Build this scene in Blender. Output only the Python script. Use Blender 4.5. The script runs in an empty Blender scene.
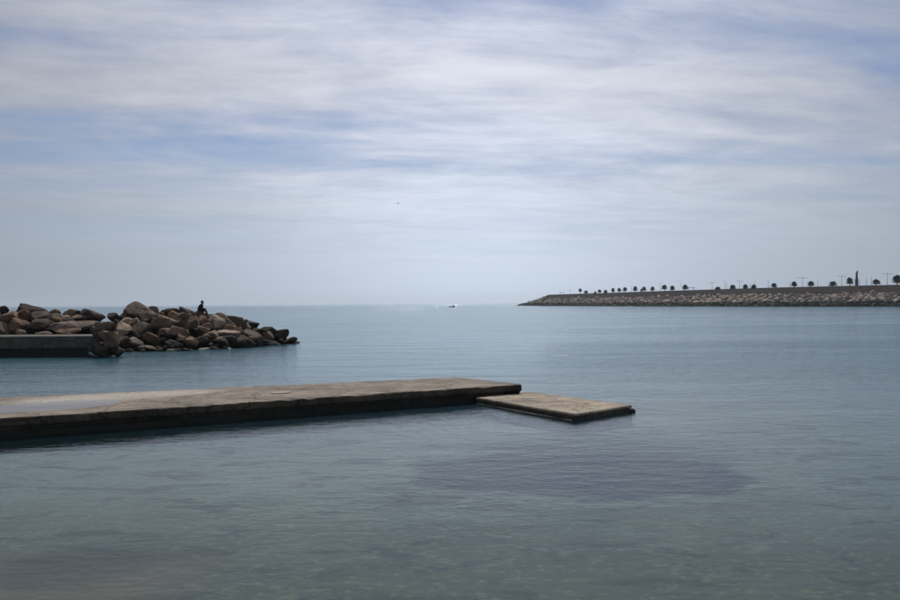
import bpy, bmesh, math, random
from mathutils import Vector, Matrix, noise

random.seed(7)
R = math.radians
scene = bpy.context.scene
C = scene.collection

# ------------------------------------------------------------------ camera
F_PX, CAM_H = 875.0, 3.0
PITCH, ROLL = 0.0040, 0.0060
cam_pos = Vector((0, 0, CAM_H))
fwd = Vector((0, math.cos(PITCH), math.sin(PITCH)))
rgt = Vector((math.cos(ROLL), 0, -math.sin(ROLL)))
rgt = (rgt - fwd * rgt.dot(fwd)).normalized()
upv = rgt.cross(fwd).normalized()
cd = bpy.data.cameras.new("camera")
cd.sensor_width, cd.lens = 36.0, 35.0
cd.clip_start, cd.clip_end = 0.1, 40000
cam = bpy.data.objects.new("camera", cd)
C.objects.link(cam)
cam.matrix_world = Matrix(((rgt.x, upv.x, -fwd.x, cam_pos.x), (rgt.y, upv.y, -fwd.y, cam_pos.y),
                           (rgt.z, upv.z, -fwd.z, cam_pos.z), (0, 0, 0, 1)))
scene.camera = cam


def at(px, py, Y=None, z=None):
    """point of the place seen at a photograph pixel, at distance Y or at height z"""
    d = fwd * F_PX + rgt * (px - 450) + upv * (300 - py)
    t = Y / d.y if Y is not None else (z - CAM_H) / d.z
    return cam_pos + d * t


# ------------------------------------------------------------------ light
SUN_AZ, SUN_EL = R(2), R(50)      # azimuth from +Y towards +X
sun_dir = Vector((math.sin(SUN_AZ) * math.cos(SUN_EL), math.cos(SUN_AZ) * math.cos(SUN_EL), math.sin(SUN_EL)))
sl = bpy.data.lights.new("sun", 'SUN')
sl.energy, sl.angle, sl.color = 4.2, R(0.6), (1.0, 0.95, 0.88)
so = bpy.data.objects.new("sun", sl)
C.objects.link(so)
so.rotation_euler = (-sun_dir).to_track_quat('-Z', 'Y').to_euler()

scene.view_settings.view_transform = 'Standard'
scene.view_settings.look = 'None'
scene.view_settings.gamma = 1.0
scene.view_settings.exposure = -0.30
scene.view_settings.use_curve_mapping = False


class NT:
    """small helper for node trees"""
    def __init__(self, nt):
        self.nt = nt

    def n(self, kind, **kw):
        nd = self.nt.nodes.new(kind)
        for k, v in kw.items():
            if k.startswith('i_'):
                key = k[2:]
                nd.inputs[int(key) if key.isdigit() else key.replace('_', ' ')].default_value = v
            else:
                setattr(nd, k, v)
        return nd

    def l(self, a, b):
        self.nt.links.new(a, b)

    def val(self, x, sock):
        if isinstance(x, (int, float)):
            sock.default_value = x
        else:
            self.l(x, sock)

    def math(self, op, a, b=0.0, clamp=False):
        m = self.n('ShaderNodeMath', operation=op, use_clamp=clamp)
        self.val(a, m.inputs[0]); self.val(b, m.inputs[1])
        return m.outputs[0]

    def mapr(self, v, a, b, c=0.0, d=1.0, smooth=True):
        m = self.n('ShaderNodeMapRange', interpolation_type='SMOOTHSTEP' if smooth else 'LINEAR')
        self.l(v, m.inputs[0])
        for i, x in enumerate((a, b, c, d)):
            m.inputs[i + 1].default_value = x
        return m.outputs[0]

    def mix(self, f, a, b, blend='MIX'):
        m = self.n('ShaderNodeMix', data_type='RGBA', blend_type=blend)
        self.val(f, m.inputs[0])
        for x, s in ((a, m.inputs[6]), (b, m.inputs[7])):
            if isinstance(x, tuple):
                s.default_value = x + (1,) if len(x) == 3 else x
            else:
                self.l(x, s)
        return m.outputs[2]

    def noise(self, vec, scale, detail=4, rough=0.5, dist=0.0):
        nd = self.n('ShaderNodeTexNoise')
        nd.inputs['Scale'].default_value = scale
        nd.inputs['Detail'].default_value = detail
        nd.inputs['Roughness'].default_value = rough
        nd.inputs['Distortion'].default_value = dist
        self.l(vec, nd.inputs['Vector'])
        return nd.outputs[0]

    def mapping(self, vec, scale=(1, 1, 1), rot=(0, 0, 0), loc=(0, 0, 0)):
        m = self.n('ShaderNodeMapping')
        m.inputs['Scale'].default_value = scale
        m.inputs['Rotation'].default_value = rot
        m.inputs['Location'].default_value = loc
        self.l(vec, m.inputs['Vector'])
        return m.outputs[0]


# ------------------------------------------------------------------ sky with thin streaky cloud
world = bpy.data.worlds.new("World")
scene.world = world
world.use_nodes = True
wt = world.node_tree
wt.nodes.clear()
w = NT(wt)
sky = w.n('ShaderNodeTexSky', sky_type='NISHITA', sun_disc=False)
sky.sun_elevation, sky.sun_rotation = SUN_EL, SUN_AZ
sky.altitude, sky.air_density, sky.dust_density, sky.ozone_density = 0, 1.0, 0.2, 3.0
tc = w.n('ShaderNodeTexCoord')
sep = w.n('ShaderNodeSeparateXYZ')
w.l(tc.outputs['Generated'], sep.inputs[0])
X, Y, Z = sep.outputs
zc = w.math('ADD', w.math('MAXIMUM', Z, 0.0), 0.10)
pv = w.n('ShaderNodeCombineXYZ')
w.l(w.math('DIVIDE', X, zc), pv.inputs[0])
w.l(w.math('DIVIDE', Y, zc), pv.inputs[1])
P = pv.outputs[0]
rotP = w.mapping(P, rot=(0, 0, R(-7)))
SKX, SKY_ = 15.7, 9.9
# soft warp, then stretched streaks
wn = w.n('ShaderNodeTexNoise')
wn.inputs['Scale'].default_value = 0.55
wn.inputs['Detail'].default_value = 2
w.l(rotP, wn.inputs['Vector'])
vm = w.n('ShaderNodeVectorMath', operation='MULTIPLY_ADD')
w.l(wn.outputs[1], vm.inputs[0])
vm.inputs[1].default_value = (0.9, 0.40, 0.0)
w.l(rotP, vm.inputs[2])
WP = vm.outputs[0]
big = w.noise(w.mapping(WP, scale=(0.16, 0.75, 1), loc=(SKX, SKY_, 0)), 1.0, 4, 0.5, 0.2)
mid = w.noise(w.mapping(WP, scale=(0.62, 1.75, 1), loc=(0.3, 5.2, 0)), 1.0, 7, 0.58, 0.15)
fine = w.noise(w.mapping(WP, scale=(3.0, 4.6, 1), loc=(7, 1, 0)), 1.0, 8, 0.66, 0.3)
cl = w.math('ADD', w.math('ADD', w.math('MULTIPLY', big, 0.62), w.math('MULTIPLY', mid, 0.36)), w.math('MULTIPLY', fine, 0.13))
mask = w.mapr(cl, 0.40, 0.65, 0.16, 0.97)
# low sky: the sheet thickens into an even veil
veil = w.mapr(Z, 0.02, 0.19, 0.97, 0.0)
mask = w.math('SUBTRACT', 1.0, w.math('MULTIPLY', w.math('SUBTRACT', 1.0, mask), w.math('SUBTRACT', 1.0, veil)))
# cloud brightens towards the sun behind it
sd = w.n('ShaderNodeVectorMath', operation='DOT_PRODUCT')
w.l(tc.outputs['Generated'], sd.inputs[0])
sd.inputs[1].default_value = Vector((sun_dir.x, sun_dir.y, 0.22)).normalized()
glow = w.math('POWER', w.math('MAXIMUM', sd.outputs['Value'], 0.0), 8.5)
cb = w.math('ADD', w.math('MULTIPLY', glow, 0.59), 0.345)
hd = w.n('ShaderNodeVectorMath', operation='DOT_PRODUCT')
w.l(tc.outputs['Generated'], hd.inputs[0])
hd.inputs[1].default_value = Vector((sun_dir.x, sun_dir.y, 0.02)).normalized()
cb = w.math('ADD', cb, w.math('MULTIPLY', w.math('POWER', w.math('MAXIMUM', hd.outputs['Value'], 0.0), 60.0), 0.16))
tex = w.math('MULTIPLY', w.math('SUBTRACT', w.math('ADD', mid, fine), 1.0), w.mapr(Z, 0.02, 0.16, 0.04, 0.42))
cb = w.math('MULTIPLY', cb, w.math('ADD', tex, 1.0))
cloud_col = w.n('ShaderNodeVectorMath', operation='SCALE')
w.l(w.mix(w.mapr(Z, 0.0, 0.24), (0.86, 0.985, 1.17), (0.935, 0.965, 1.08)), cloud_col.inputs[0])
w.l(cb, cloud_col.inputs['Scale'])
SKY_STRENGTH = 0.07
cs = w.n('ShaderNodeVectorMath', operation='SCALE')
w.l(cloud_col.outputs[0], cs.inputs[0])
cs.inputs['Scale'].default_value = 1.0 / SKY_STRENGTH
sk_t = w.mix(1.0, sky.outputs[0], (0.92, 1.0, 1.20), 'MULTIPLY')
col = w.mix(mask, sk_t, cs.outputs[0])
bg = w.n('ShaderNodeBackground')
bg.inputs['Strength'].default_value = SKY_STRENGTH
w.l(col, bg.inputs['Color'])
wo = w.n('ShaderNodeOutputWorld')
w.l(bg.outputs[0], wo.inputs['Surface'])


# ------------------------------------------------------------------ object helpers
def tag(o, label=None, cat=None, group=None, kind=None):
    for k, v in (('label', label), ('category', cat), ('group', group), ('kind', kind)):
        if v:
            o[k] = v
    return o


def link_mesh(name, me, mat=None, parent=None):
    o = bpy.data.objects.new(name, me)
    C.objects.link(o)
    if mat and not me.materials:
        me.materials.append(mat)
    if parent:
        o.parent = parent
    return o


def obj(name, verts, faces, mat=None, parent=None, smooth=False):
    me = bpy.data.meshes.new(name)
    me.from_pydata([tuple(v) for v in verts], [], faces)
    me.update()
    if smooth:
        me.polygons.foreach_set('use_smooth', [True] * len(me.polygons))
    return link_mesh(name, me, mat, parent)


def bm_obj(name, bm, mat=None, parent=None, smooth=False):
    me = bpy.data.meshes.new(name)
    bm.normal_update()
    bm.to_mesh(me)
    bm.free()
    if smooth:
        me.polygons.foreach_set('use_smooth', [True] * len(me.polygons))
    return link_mesh(name, me, mat, parent)


def empty(name, loc, rz=0.0):
    o = bpy.data.objects.new(name, None)
    C.objects.link(o)
    o.location = loc
    o.rotation_euler = (0, 0, rz)
    return o


def bm_box(bm, c, s, rot=None):
    ret = bmesh.ops.create_cube(bm, size=1.0)
    for v in ret['verts']:
        p = Vector((v.co.x * s[0], v.co.y * s[1], v.co.z * s[2]))
        if rot is not None:
            p = rot @ p
        v.co = p + Vector(c)
    return ret['verts']


def bm_tube(bm, pts, radii, seg=8, cap=True):
    rings = []
    for i, p in enumerate(pts):
        p = Vector(p)
        a = Vector(pts[max(i - 1, 0)]); b = Vector(pts[min(i + 1, len(pts) - 1)])
        t = (b - a).normalized()
        ref = Vector((0, 0, 1)) if abs(t.z) < 0.9 else Vector((1, 0, 0))
        u = t.cross(ref).normalized(); v = u.cross(t)
        rings.append([bm.verts.new(p + (u * math.cos(k * 2 * math.pi / seg) + v * math.sin(k * 2 * math.pi / seg)) * radii[i]) for k in range(seg)])
    for i in range(len(rings) - 1):
        for k in range(seg):
            bm.faces.new((rings[i][k], rings[i][(k + 1) % seg], rings[i + 1][(k + 1) % seg], rings[i + 1][k]))
    if cap:
        bm.faces.new(rings[0][::-1]); bm.faces.new(rings[-1])


# ------------------------------------------------------------------ materials
def new_mat(name):
    m = bpy.data.materials.new(name)
    m.use_nodes = True
    m.node_tree.nodes.clear()
    t = NT(m.node_tree)
    out = t.n('ShaderNodeOutputMaterial')
    return m, t, out


def pos(t):
    return t.n('ShaderNodeNewGeometry').outputs['Position']


def principled(t, out, color, rough=0.8, bump=None, spec=0.4):
    b = t.n('ShaderNodeBsdfPrincipled')
    if isinstance(color, tuple):
        b.inputs['Base Color'].default_value = color + (1,)
    else:
        t.l(color, b.inputs['Base Color'])
    t.val(rough, b.inputs['Roughness'])
    b.inputs['Specular IOR Level'].default_value = spec
    if bump is not None:
        t.l(bump, b.inputs['Normal'])
    t.l(b.outputs[0], out.inputs['Surface'])
    return b


def bump(t, h, strength=0.5, dist=0.05, normal=None):
    b = t.n('ShaderNodeBump')
    b.inputs['Strength'].default_value = strength
    b.inputs['Distance'].default_value = dist
    t.l(h, b.inputs['Height'])
    if normal is not None:
        t.l(normal, b.inputs['Normal'])
    return b.outputs[0]


def flat_mat(name, color, rough=0.7, var=0.25, scale=3.0):
    m, t, out = new_mat(name)
    n = t.noise(pos(t), scale, 4)
    dark = tuple(c * (1 - var) for c in color)
    c = t.mix(t.mapr(n, 0.35, 0.65), dark, color)
    principled(t, out, c, rough)
    return m


RIP = (0.022, 0.045, 0.12, 0.05)      # ripple, chop and swell heights, shoreward lean


def make_sea():
    m, t, out = new_mat('sea_water')
    p = pos(t)
    # gusts: patches where the ripples are stronger or calmer; rougher offshore
    sy = t.n('ShaderNodeSeparateXYZ'); t.l(p, sy.inputs[0])
    gust = t.noise(t.mapping(p, scale=(0.020, 0.075, 1), rot=(0, 0, R(4))), 1.0, 4, 0.55, 0.6)
    g = t.math('MULTIPLY', t.mapr(gust, 0.34, 0.66, 0.55, 1.25), t.math('MULTIPLY', t.mapr(sy.outputs[1], 9, 60, 0.26, 1.6), t.mapr(sy.outputs[1], 90, 500, 1.0, 1.9)))

    # wind ripples, small chop and slow swell; slopes taken by differences so they keep their size far away
    def slopes(scale, rot, detail, amp, eps):
        def h(off):
            ad = t.n('ShaderNodeVectorMath', operation='ADD')
            t.l(p, ad.inputs[0]); ad.inputs[1].default_value = off
            return t.noise(t.mapping(ad.outputs[0], scale=scale, rot=(0, 0, R(rot))), 1.0, detail, 0.5, 0.35)
        h0 = h((0, 0, 0))
        k = amp / eps
        return (t.math('MULTIPLY', t.math('SUBTRACT', h0, h((eps, 0, 0))), k), t.math('MULTIPLY', t.math('SUBTRACT', h0, h((0, eps, 0))), k))
    x1, y1 = slopes((6.0, 8.5, 1), 24, 3, RIP[0], 0.01)
    x2, y2 = slopes((1.4, 2.7, 1), -9, 2, RIP[1], 0.02)
    x3, y3 = slopes((0.12, 0.36, 1), 5, 2, RIP[2], 0.1)
    nx = t.math('MULTIPLY', t.math('ADD', x1, t.math('ADD', x2, x3)), g)
    ny = t.math('MULTIPLY', t.math('ADD', y1, t.math('ADD', y2, y3)), g)
    # wavelets lean towards the shore
    ny = t.math('SUBTRACT', ny, RIP[3])
    ny = t.math('MINIMUM', ny, t.mapr(sy.outputs[1], 18, 110, 0.05, -0.025, False))
    cx = t.n('ShaderNodeCombineXYZ')
    t.l(nx, cx.inputs[0]); t.l(ny, cx.inputs[1]); cx.inputs[2].default_value = 1.0
    nv = t.n('ShaderNodeVectorMath', operation='NORMALIZE')
    t.l(cx.outputs[0], nv.inputs[0])
    nrm = nv.outputs[0]
    fr = t.n('ShaderNodeFresnel')
    fr.inputs['IOR'].default_value = 1.333
    t.l(nrm, fr.inputs['Normal'])
    gl = t.n('ShaderNodeBsdfGlossy')
    gl.inputs['Roughness'].default_value = 0.06
    gl.inputs['Color'].default_value = (0.94, 0.985, 1.0, 1)
    t.l(nrm, gl.inputs['Normal'])
    tr = t.n('ShaderNodeBsdfTransparent')
    tr.inputs['Color'].default_value = (0.84, 0.92, 0.90, 1)
    df = t.n('ShaderNodeBsdfDiffuse')
    df.inputs['Color'].default_value = (0.055, 0.165, 0.22, 1)
    body = t.n('ShaderNodeMixShader')
    t.l(t.mapr(sy.outputs[1], 14, 52, 0.04, 0.55), body.inputs[0])   # deeper water hides more of the bed
    t.l(tr.outputs[0], body.inputs[1]); t.l(df.outputs[0], body.inputs[2])
    mx = t.n('ShaderNodeMixShader')
    t.l(fr.outputs[0], mx.inputs[0])
    t.l(body.outputs[0], mx.inputs[1]); t.l(gl.outputs[0], mx.inputs[2])
    t.l(mx.outputs[0], out.inputs['Surface'])
    return m


def make_puddle():
    m, t, out = new_mat('puddle_water')
    n = t.noise(pos(t), 6.0, 2)
    nrm = bump(t, n, 0.2, 0.004)
    fr = t.n('ShaderNodeFresnel'); fr.inputs['IOR'].default_value = 1.333
    t.l(nrm, fr.inputs['Normal'])
    gl = t.n('ShaderNodeBsdfGlossy'); gl.inputs['Roughness'].default_value = 0.03
    t.l(nrm, gl.inputs['Normal'])
    tr = t.n('ShaderNodeBsdfTransparent'); tr.inputs['Color'].default_value = (0.9, 0.9, 0.88, 1)
    mx = t.n('ShaderNodeMixShader')
    t.l(fr.outputs[0], mx.inputs[0]); t.l(tr.outputs[0], mx.inputs[1]); t.l(gl.outputs[0], mx.inputs[2])
    t.l(mx.outputs[0], out.inputs['Surface'])
    return m


def make_seabed():
    m, t, out = new_mat('seabed_sand')
    p = pos(t)
    s = t.n('ShaderNodeSeparateXYZ'); t.l(p, s.inputs[0])
    n1 = t.noise(p, 0.35, 5, 0.6)
    n2 = t.noise(p, 9.0, 5, 0.7)
    vor = t.n('ShaderNodeTexVoronoi'); vor.inputs['Scale'].default_value = 5.0
    t.l(p, vor.inputs['Vector'])
    sand = t.mix(t.mapr(n1, 0.38, 0.64), (0.115, 0.115, 0.078), (0.20, 0.20, 0.135))
    near = t.mapr(t.math('ADD', s.outputs[1], t.math('MULTIPLY', t.math('SUBTRACT', n1, 0.5), 9.0)), 10.5, 16.5, 1.0, 0.0)
    sand = t.mix(t.math('MULTIPLY', near, 0.8), t.mix(n1, (0.12, 0.158, 0.155), (0.18, 0.225, 0.205)), (0.052, 0.054, 0.029))
    sand = t.mix(t.mapr(n2, 0.35, 0.7, 0.0, 0.55), sand, (0.05, 0.05, 0.036))
    sand = t.mix(t.mapr(vor.outputs['Distance'], 0.05, 0.35, 0.6, 0.0), sand, (0.19, 0.19, 0.14))
    weed = t.noise(t.mapping(p, scale=(1.0, 1.6, 1)), 0.9, 6, 0.62, 0.8)
    sand = t.mix(t.mapr(weed, 0.50, 0.64, 0.0, 0.7), sand, (0.020, 0.022, 0.018))
    peb = t.noise(p, 2.6, 4, 0.7, 0.5)
    sand = t.mix(t.math('MULTIPLY', near, t.mapr(peb, 0.54, 0.68, 0.0, 0.7)), sand, (0.155, 0.15, 0.10))
    # painted depth darkening farther out, and a dark oval bed of seagrass in front of the pier end
    warp = t.noise(p, 0.55, 7, 0.7)
    wv = t.math('MULTIPLY', t.math('SUBTRACT', warp, 0.5), 0.75)

    def oval(cx, cy, rx, ry, rot, soft=0.25):
        mp = t.n('ShaderNodeMapping', vector_type='TEXTURE')
        mp.inputs['Location'].default_value = (cx, cy, 0)
        mp.inputs['Rotation'].default_value = (0, 0, rot)
        mp.inputs['Scale'].default_value = (rx, ry, 1)
        t.l(p, mp.inputs['Vector'])
        sx = t.n('ShaderNodeSeparateXYZ'); t.l(mp.outputs[0], sx.inputs[0])
        r2 = t.math('ADD', t.math('POWER', t.math('ABSOLUTE', sx.outputs[0]), 2.0), t.math('POWER', t.math('ABSOLUTE', sx.outputs[1]), 2.0))
        r_ = t.math('ADD', t.math('SQRT', r2), wv)
        return t.mapr(r_, 1.0 - soft, 1.0 + soft, 1.0, 0.0)
    o1 = oval(*OVAL)
    o1 = t.math('MAXIMUM', o1, t.math('MULTIPLY', oval(OVAL[0] + 0.6, OVAL[1] + 2.6, OVAL[2] * 0.8, OVAL[3] * 1.1, OVAL[4], 0.6), 0.75))
    o1 = t.math('MULTIPLY', o1, t.mapr(n2, 0.25, 0.55, 0.8, 1.0))
    far = t.mapr(t.math('ADD', s.outputs[1], t.math('MULTIPLY', wv, 14.0)), 44, 62)  # dark bed colour stands in for light lost in deeper water
    bare = oval(BAREP.x, BAREP.y, 2.1, 1.5, R(25), 0.35)
    sand = t.mix(bare, sand, t.mix(n2, (0.075, 0.062, 0.044), (0.15, 0.125, 0.088)))
    left = oval(LEFTP.x, LEFTP.y, 0.9, 1.1, R(-30), 0.5)
    grass_depth_shade = t.math('MAXIMUM', t.math('MAXIMUM', o1, far), t.math('MULTIPLY', left, 0.6))
    c = t.mix(grass_depth_shade, sand, (0.006, 0.014, 0.024))
    hb = t.math('ADD', n2, t.math('MULTIPLY', vor.outputs['Distance'], 0.6))
    principled(t, out, c, 0.9, bump(t, hb, 0.7, 0.05), 0.1)
    return m


def concrete(name, base, dark, pale=None, pale_box=None, wet=None):
    m, t, out = new_mat(name)
    p = pos(t)
    s = t.n('ShaderNodeSeparateXYZ'); t.l(p, s.inputs[0])
    n1 = t.noise(p, 0.9, 6, 0.65, 0.4)
    n2 = t.noise(p, 14.0, 5, 0.7)
    n3 = t.noise(t.mapping(p, scale=(1.2, 1.2, 0.25)), 2.2, 5, 0.65)
    c = t.mix(t.mapr(n1, 0.34, 0.66), dark, base)
    c = t.mix(t.mapr(n3, 0.55, 0.75, 0, 0.5), c, tuple(x * 0.45 for x in dark))
    c = t.mix(t.mapr(n2, 0.42, 0.72, 0.0, 0.55), c, tuple(min(1, x * 1.35) for x in base))
    wv = t.n('ShaderNodeVectorMath', operation='MULTIPLY_ADD')
    wn_ = t.n('ShaderNodeTexNoise'); wn_.inputs['Scale'].default_value = 2.0; wn_.inputs['Detail'].default_value = 5
    t.l(p, wn_.inputs['Vector']); t.l(wn_.outputs[1], wv.inputs[0]); wv.inputs[1].default_value = (0.9, 0.9, 0.3); t.l(p, wv.inputs[2])
    vo = t.n('ShaderNodeTexVoronoi', feature='DISTANCE_TO_EDGE'); vo.inputs['Scale'].default_value = 0.5
    t.l(wv.outputs[0], vo.inputs['Vector'])
    c = t.mix(t.mapr(vo.outputs['Distance'], 0.006, 0.022, 0.6, 0.0), c, tuple(x * 0.35 for x in dark))
    st_n = t.noise(t.mapping(p, loc=(3, 8, 0)), 2.6, 6, 0.7, 0.8)
    c = t.mix(t.mapr(st_n, 0.52, 0.66, 0, 0.65), c, tuple(x * 0.6 for x in dark))
    if pale:
        (cx, cy, rx, ry, rot) = pale_box
        mp = t.n('ShaderNodeMapping', vector_type='TEXTURE')
        mp.inputs['Location'].default_value = (cx, cy, 0)
        mp.inputs['Rotation'].default_value = (0, 0, rot)
        mp.inputs['Scale'].default_value = (rx, ry, 1)
        t.l(p, mp.inputs['Vector'])
        sx = t.n('ShaderNodeSeparateXYZ'); t.l(mp.outputs[0], sx.inputs[0])
        r2 = t.math('ADD', t.math('POWER', t.math('ABSOLUTE', sx.outputs[0]), 2.0), t.math('POWER', t.math('ABSOLUTE', sx.outputs[1]), 2.0))
        f = t.mapr(t.math('ADD', r2, t.math('MULTIPLY', t.math('SUBTRACT', n1, 0.5), 4.5)), 0.0, 2.0, 1.0, 0.0)
        f = t.math('MULTIPLY', f, t.mapr(n2, 0.34, 0.54, 0.35, 1.0))
        c = t.mix(f, c, pale)
    rough = 0.85
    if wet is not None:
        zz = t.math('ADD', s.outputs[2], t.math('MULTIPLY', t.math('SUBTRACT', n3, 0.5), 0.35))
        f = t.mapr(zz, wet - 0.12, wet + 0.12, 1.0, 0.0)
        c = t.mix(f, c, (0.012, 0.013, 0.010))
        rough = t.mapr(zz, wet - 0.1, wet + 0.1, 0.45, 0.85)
    hb = t.math('ADD', t.math('MULTIPLY', n1, 1.0), t.math('MULTIPLY', n2, 0.5))
    principled(t, out, c, rough, bump(t, hb, 0.7, 0.03), 0.25)
    return m


def make_rock(name, a, b, cdark, wet=0.45, scale=1.0, random_tint=True):
    m, t, out = new_mat(name)
    p = pos(t)
    s = t.n('ShaderNodeSeparateXYZ'); t.l(p, s.inputs[0])
    n1 = t.noise(p, 0.9 * scale, 6, 0.65, 0.3)
    n2 = t.noise(p, 5.0 * scale, 6, 0.7)
    c = t.mix(t.mapr(n1, 0.35, 0.65), a, b)
    if random_tint:
        oi = t.n('ShaderNodeObjectInfo')
        rr = oi.outputs['Random']
        hs = t.n('ShaderNodeHueSaturation')
        t.l(c, hs.inputs['Color'])
        t.l(t.mapr(rr, 0, 1, 0.5, 1.3, False), hs.inputs['Value'])
        t.l(t.mapr(t.math('FRACT', t.math('MULTIPLY', rr, 7.3)), 0, 1, 0.7, 1.2, False), hs.inputs['Saturation'])
        c = hs.outputs[0]
    c = t.mix(t.mapr(n2, 0.5, 0.72, 0, 0.65), c, cdark)
    n4 = t.noise(p, 16.0 * scale, 4, 0.7)
    c = t.mix(t.mapr(n4, 0.52, 0.66, 0, 0.5), c, cdark)
    c = t.mix(t.mapr(n2, 0.30, 0.44, 0.35, 0), c, tuple(min(1, x * 1.5) for x in b))
    zz = t.math('ADD', s.outputs[2], t.math('MULTIPLY', t.math('SUBTRACT', n1, 0.5), 1.2 / scale ** 0.5))
    f = t.mapr(zz, wet - 0.25, wet + 0.25, 0.9, 0.0)
    c = t.mix(f, c, (0.016, 0.017, 0.013))
    hb = t.math('ADD', n1, t.math('MULTIPLY', n2, 0.45))
    principled(t, out, c, 0.9, bump(t, hb, 1.0, 0.22 / scale), 0.2)
    return m


# oval of seagrass: photographed outline turned into its place on the sea bed
BED_Z = -0.28
_a = at(585, 477, z=BED_Z)
_l, _r = at(418, 470, z=BED_Z), at(755, 485, z=BED_Z)
_n, _f = at(600, 501, z=BED_Z), at(585, 452, z=BED_Z)
OVAL = (((_l + _r) / 2).x, ((_n + _f) / 2).y, (_r - _l).length / 2, (_f - _n).length / 2, math.atan2((_r - _l).y, (_r - _l).x) * 0.6, 0.09)

BAREP = at(5, 590, z=-0.2)
LEFTP = at(85, 560, z=-0.2)
M_SEA, M_PUDDLE, M_BED = make_sea(), make_puddle(), make_seabed()
PALE_C = at(118, 396, z=0.49)
M_DECK = concrete('pier_concrete', (0.23, 0.19, 0.15), (0.085, 0.071, 0.058), (0.37, 0.345, 0.31), (PALE_C.x, PALE_C.y, 2.5, 0.9, R(33)))
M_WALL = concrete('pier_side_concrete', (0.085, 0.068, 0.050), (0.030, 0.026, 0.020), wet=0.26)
M_SLAB = concrete('landing_concrete', (0.34, 0.285, 0.22), (0.17, 0.14, 0.108))
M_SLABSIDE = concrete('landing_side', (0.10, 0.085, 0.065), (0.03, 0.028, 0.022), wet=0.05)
M_QUAY = concrete('quay_concrete', (0.10, 0.088, 0.075), (0.06, 0.053, 0.046), wet=0.50)
M_ROCK = make_rock('groyne_rock', (0.115, 0.071, 0.050), (0.25, 0.162, 0.114), (0.026, 0.018, 0.014))
M_TAN = make_rock('pale_rock', (0.21, 0.148, 0.106), (0.42, 0.31, 0.23), (0.06, 0.042, 0.031))
M_DARK = make_rock('dark_rock', (0.036, 0.026, 0.021), (0.085, 0.058, 0.042), (0.016, 0.013, 0.011), wet=0.6)
M_GREY = make_rock('grey_rock', (0.16, 0.145, 0.12), (0.30, 0.275, 0.235), (0.08, 0.07, 0.06), wet=-0.1)

# ------------------------------------------------------------------ sea and sea bed
FAR = 6200


def sheet(name, xs, ys, zf, mat):
    vs = [(x, y, zf(x, y)) for y in ys for x in xs]
    nx = len(xs)
    fs = [(j * nx + i, j * nx + i + 1, (j + 1) * nx + i + 1, (j + 1) * nx + i) for j in range(len(ys) - 1) for i in range(nx - 1)]
    o = obj(name, vs, fs, mat, smooth=True)
    o['kind'] = 'structure'
    return o


def bed_z(x, y):
    pts = [(-60, 3.0), (-6, 0.8), (4, 0.0), (9, -0.20), (20, -0.30), (45, -0.55), (120, -2.5), (400, -8), (7000, -11)]
    for (y0, z0), (y1, z1) in zip(pts, pts[1:]):
        if y <= y1:
            z = z0 + (z1 - z0) * (y - y0) / (y1 - y0)
            break
    else:
        z = -11
    if y < 60 and abs(x) < 60:
        z += 0.05 * noise.noise(Vector((x * 0.35, y * 0.35, 0))) + 0.02 * noise.noise(Vector((x * 1.3, y * 1.3, 4)))
    return z


xs = [-8000, -3000, -800, -200, -80] + [-60 + 0.75 * i for i in range(161)] + [80, 200, 800, 3000, 8000]
ys = [-60, -20] + [-6 + 0.6 * i for i in range(110)] + [75, 120, 250, 400, 1200, 3000, FAR]
sheet('seabed', xs, ys, bed_z, M_BED)
sheet('sea', [-8000, -2000, -300, -60, 0, 60, 300, 2000, 8000], [2.0, 10, 30, 80, 300, 1000, 3000, FAR], lambda x, y: 0.0, M_SEA)

# ------------------------------------------------------------------ concrete pier
PZ = 0.49
f_r, b_r = at(521, 384, z=PZ), at(455, 377.2, z=PZ)
f_l0, b_l0 = at(0, 418, z=PZ), at(0, 397.5, z=PZ)
EXT = 1.0
f_l = f_l0 + (f_l0 - f_r) * EXT
b_l = b_l0 + (b_l0 - b_r) * EXT
along = (f_r - f_l).normalized()
inward = Vector((-along.y, along.x, 0))
pier = tag(empty('concrete_pier', (0, 0, 0)), 'long low dark concrete pier with a wet puddled deck running out from the left', 'pier')


def deck_pt(u, v):
    a = f_l.lerp(f_r, u); b = b_l.lerp(b_r, u)
    return a.lerp(b, v)


def deck_z(p):
    n = noise.noise(p * 0.35) * 0.016 + noise.noise(p * 1.3 + Vector((5, 0, 0))) * 0.008 + noise.noise(p * 4.0) * 0.003
    q = at(75, 404, z=PZ)
    d = (p - q)
    uu, vv = d.dot(along), d.dot(inward)
    dip = math.exp(-((max(uu - -1.0, 0)) / 2.6) ** 2) * math.exp(-((vv - 0.05) / 1.25) ** 2)
    return PZ + n - 0.050 * dip


NU, NV = 420, 46
vs, fs = [], []
for i in range(NU + 1):
    u = i / NU
    for j in range(NV + 1):
        v = j / NV
        p = deck_pt(u, v).copy()
        if j == 0 or j == NV:
            k = noise.noise(p * 2.1) * 0.03 + noise.noise(p * 6.5) * 0.022 - max(0, noise.noise(p * 1.1 + Vector((9, 9, 9))) - 0.25) * 0.16
            p += inward * (-k if j == 0 else k)
        z = deck_z(p)
        if j in (0, NV):
            z -= 0.015 + max(0, noise.noise(p * 3.3 + Vector((2, 2, 2)))) * 0.05
        vs.append((p.x, p.y, z))
W_ = NV + 1
for i in range(NU):
    for j in range(NV):
        fs.append((i * W_ + j, (i + 1) * W_ + j, (i + 1) * W_ + j + 1, i * W_ + j + 1))
deck = obj('deck', vs, fs, M_DECK, pier)
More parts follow.
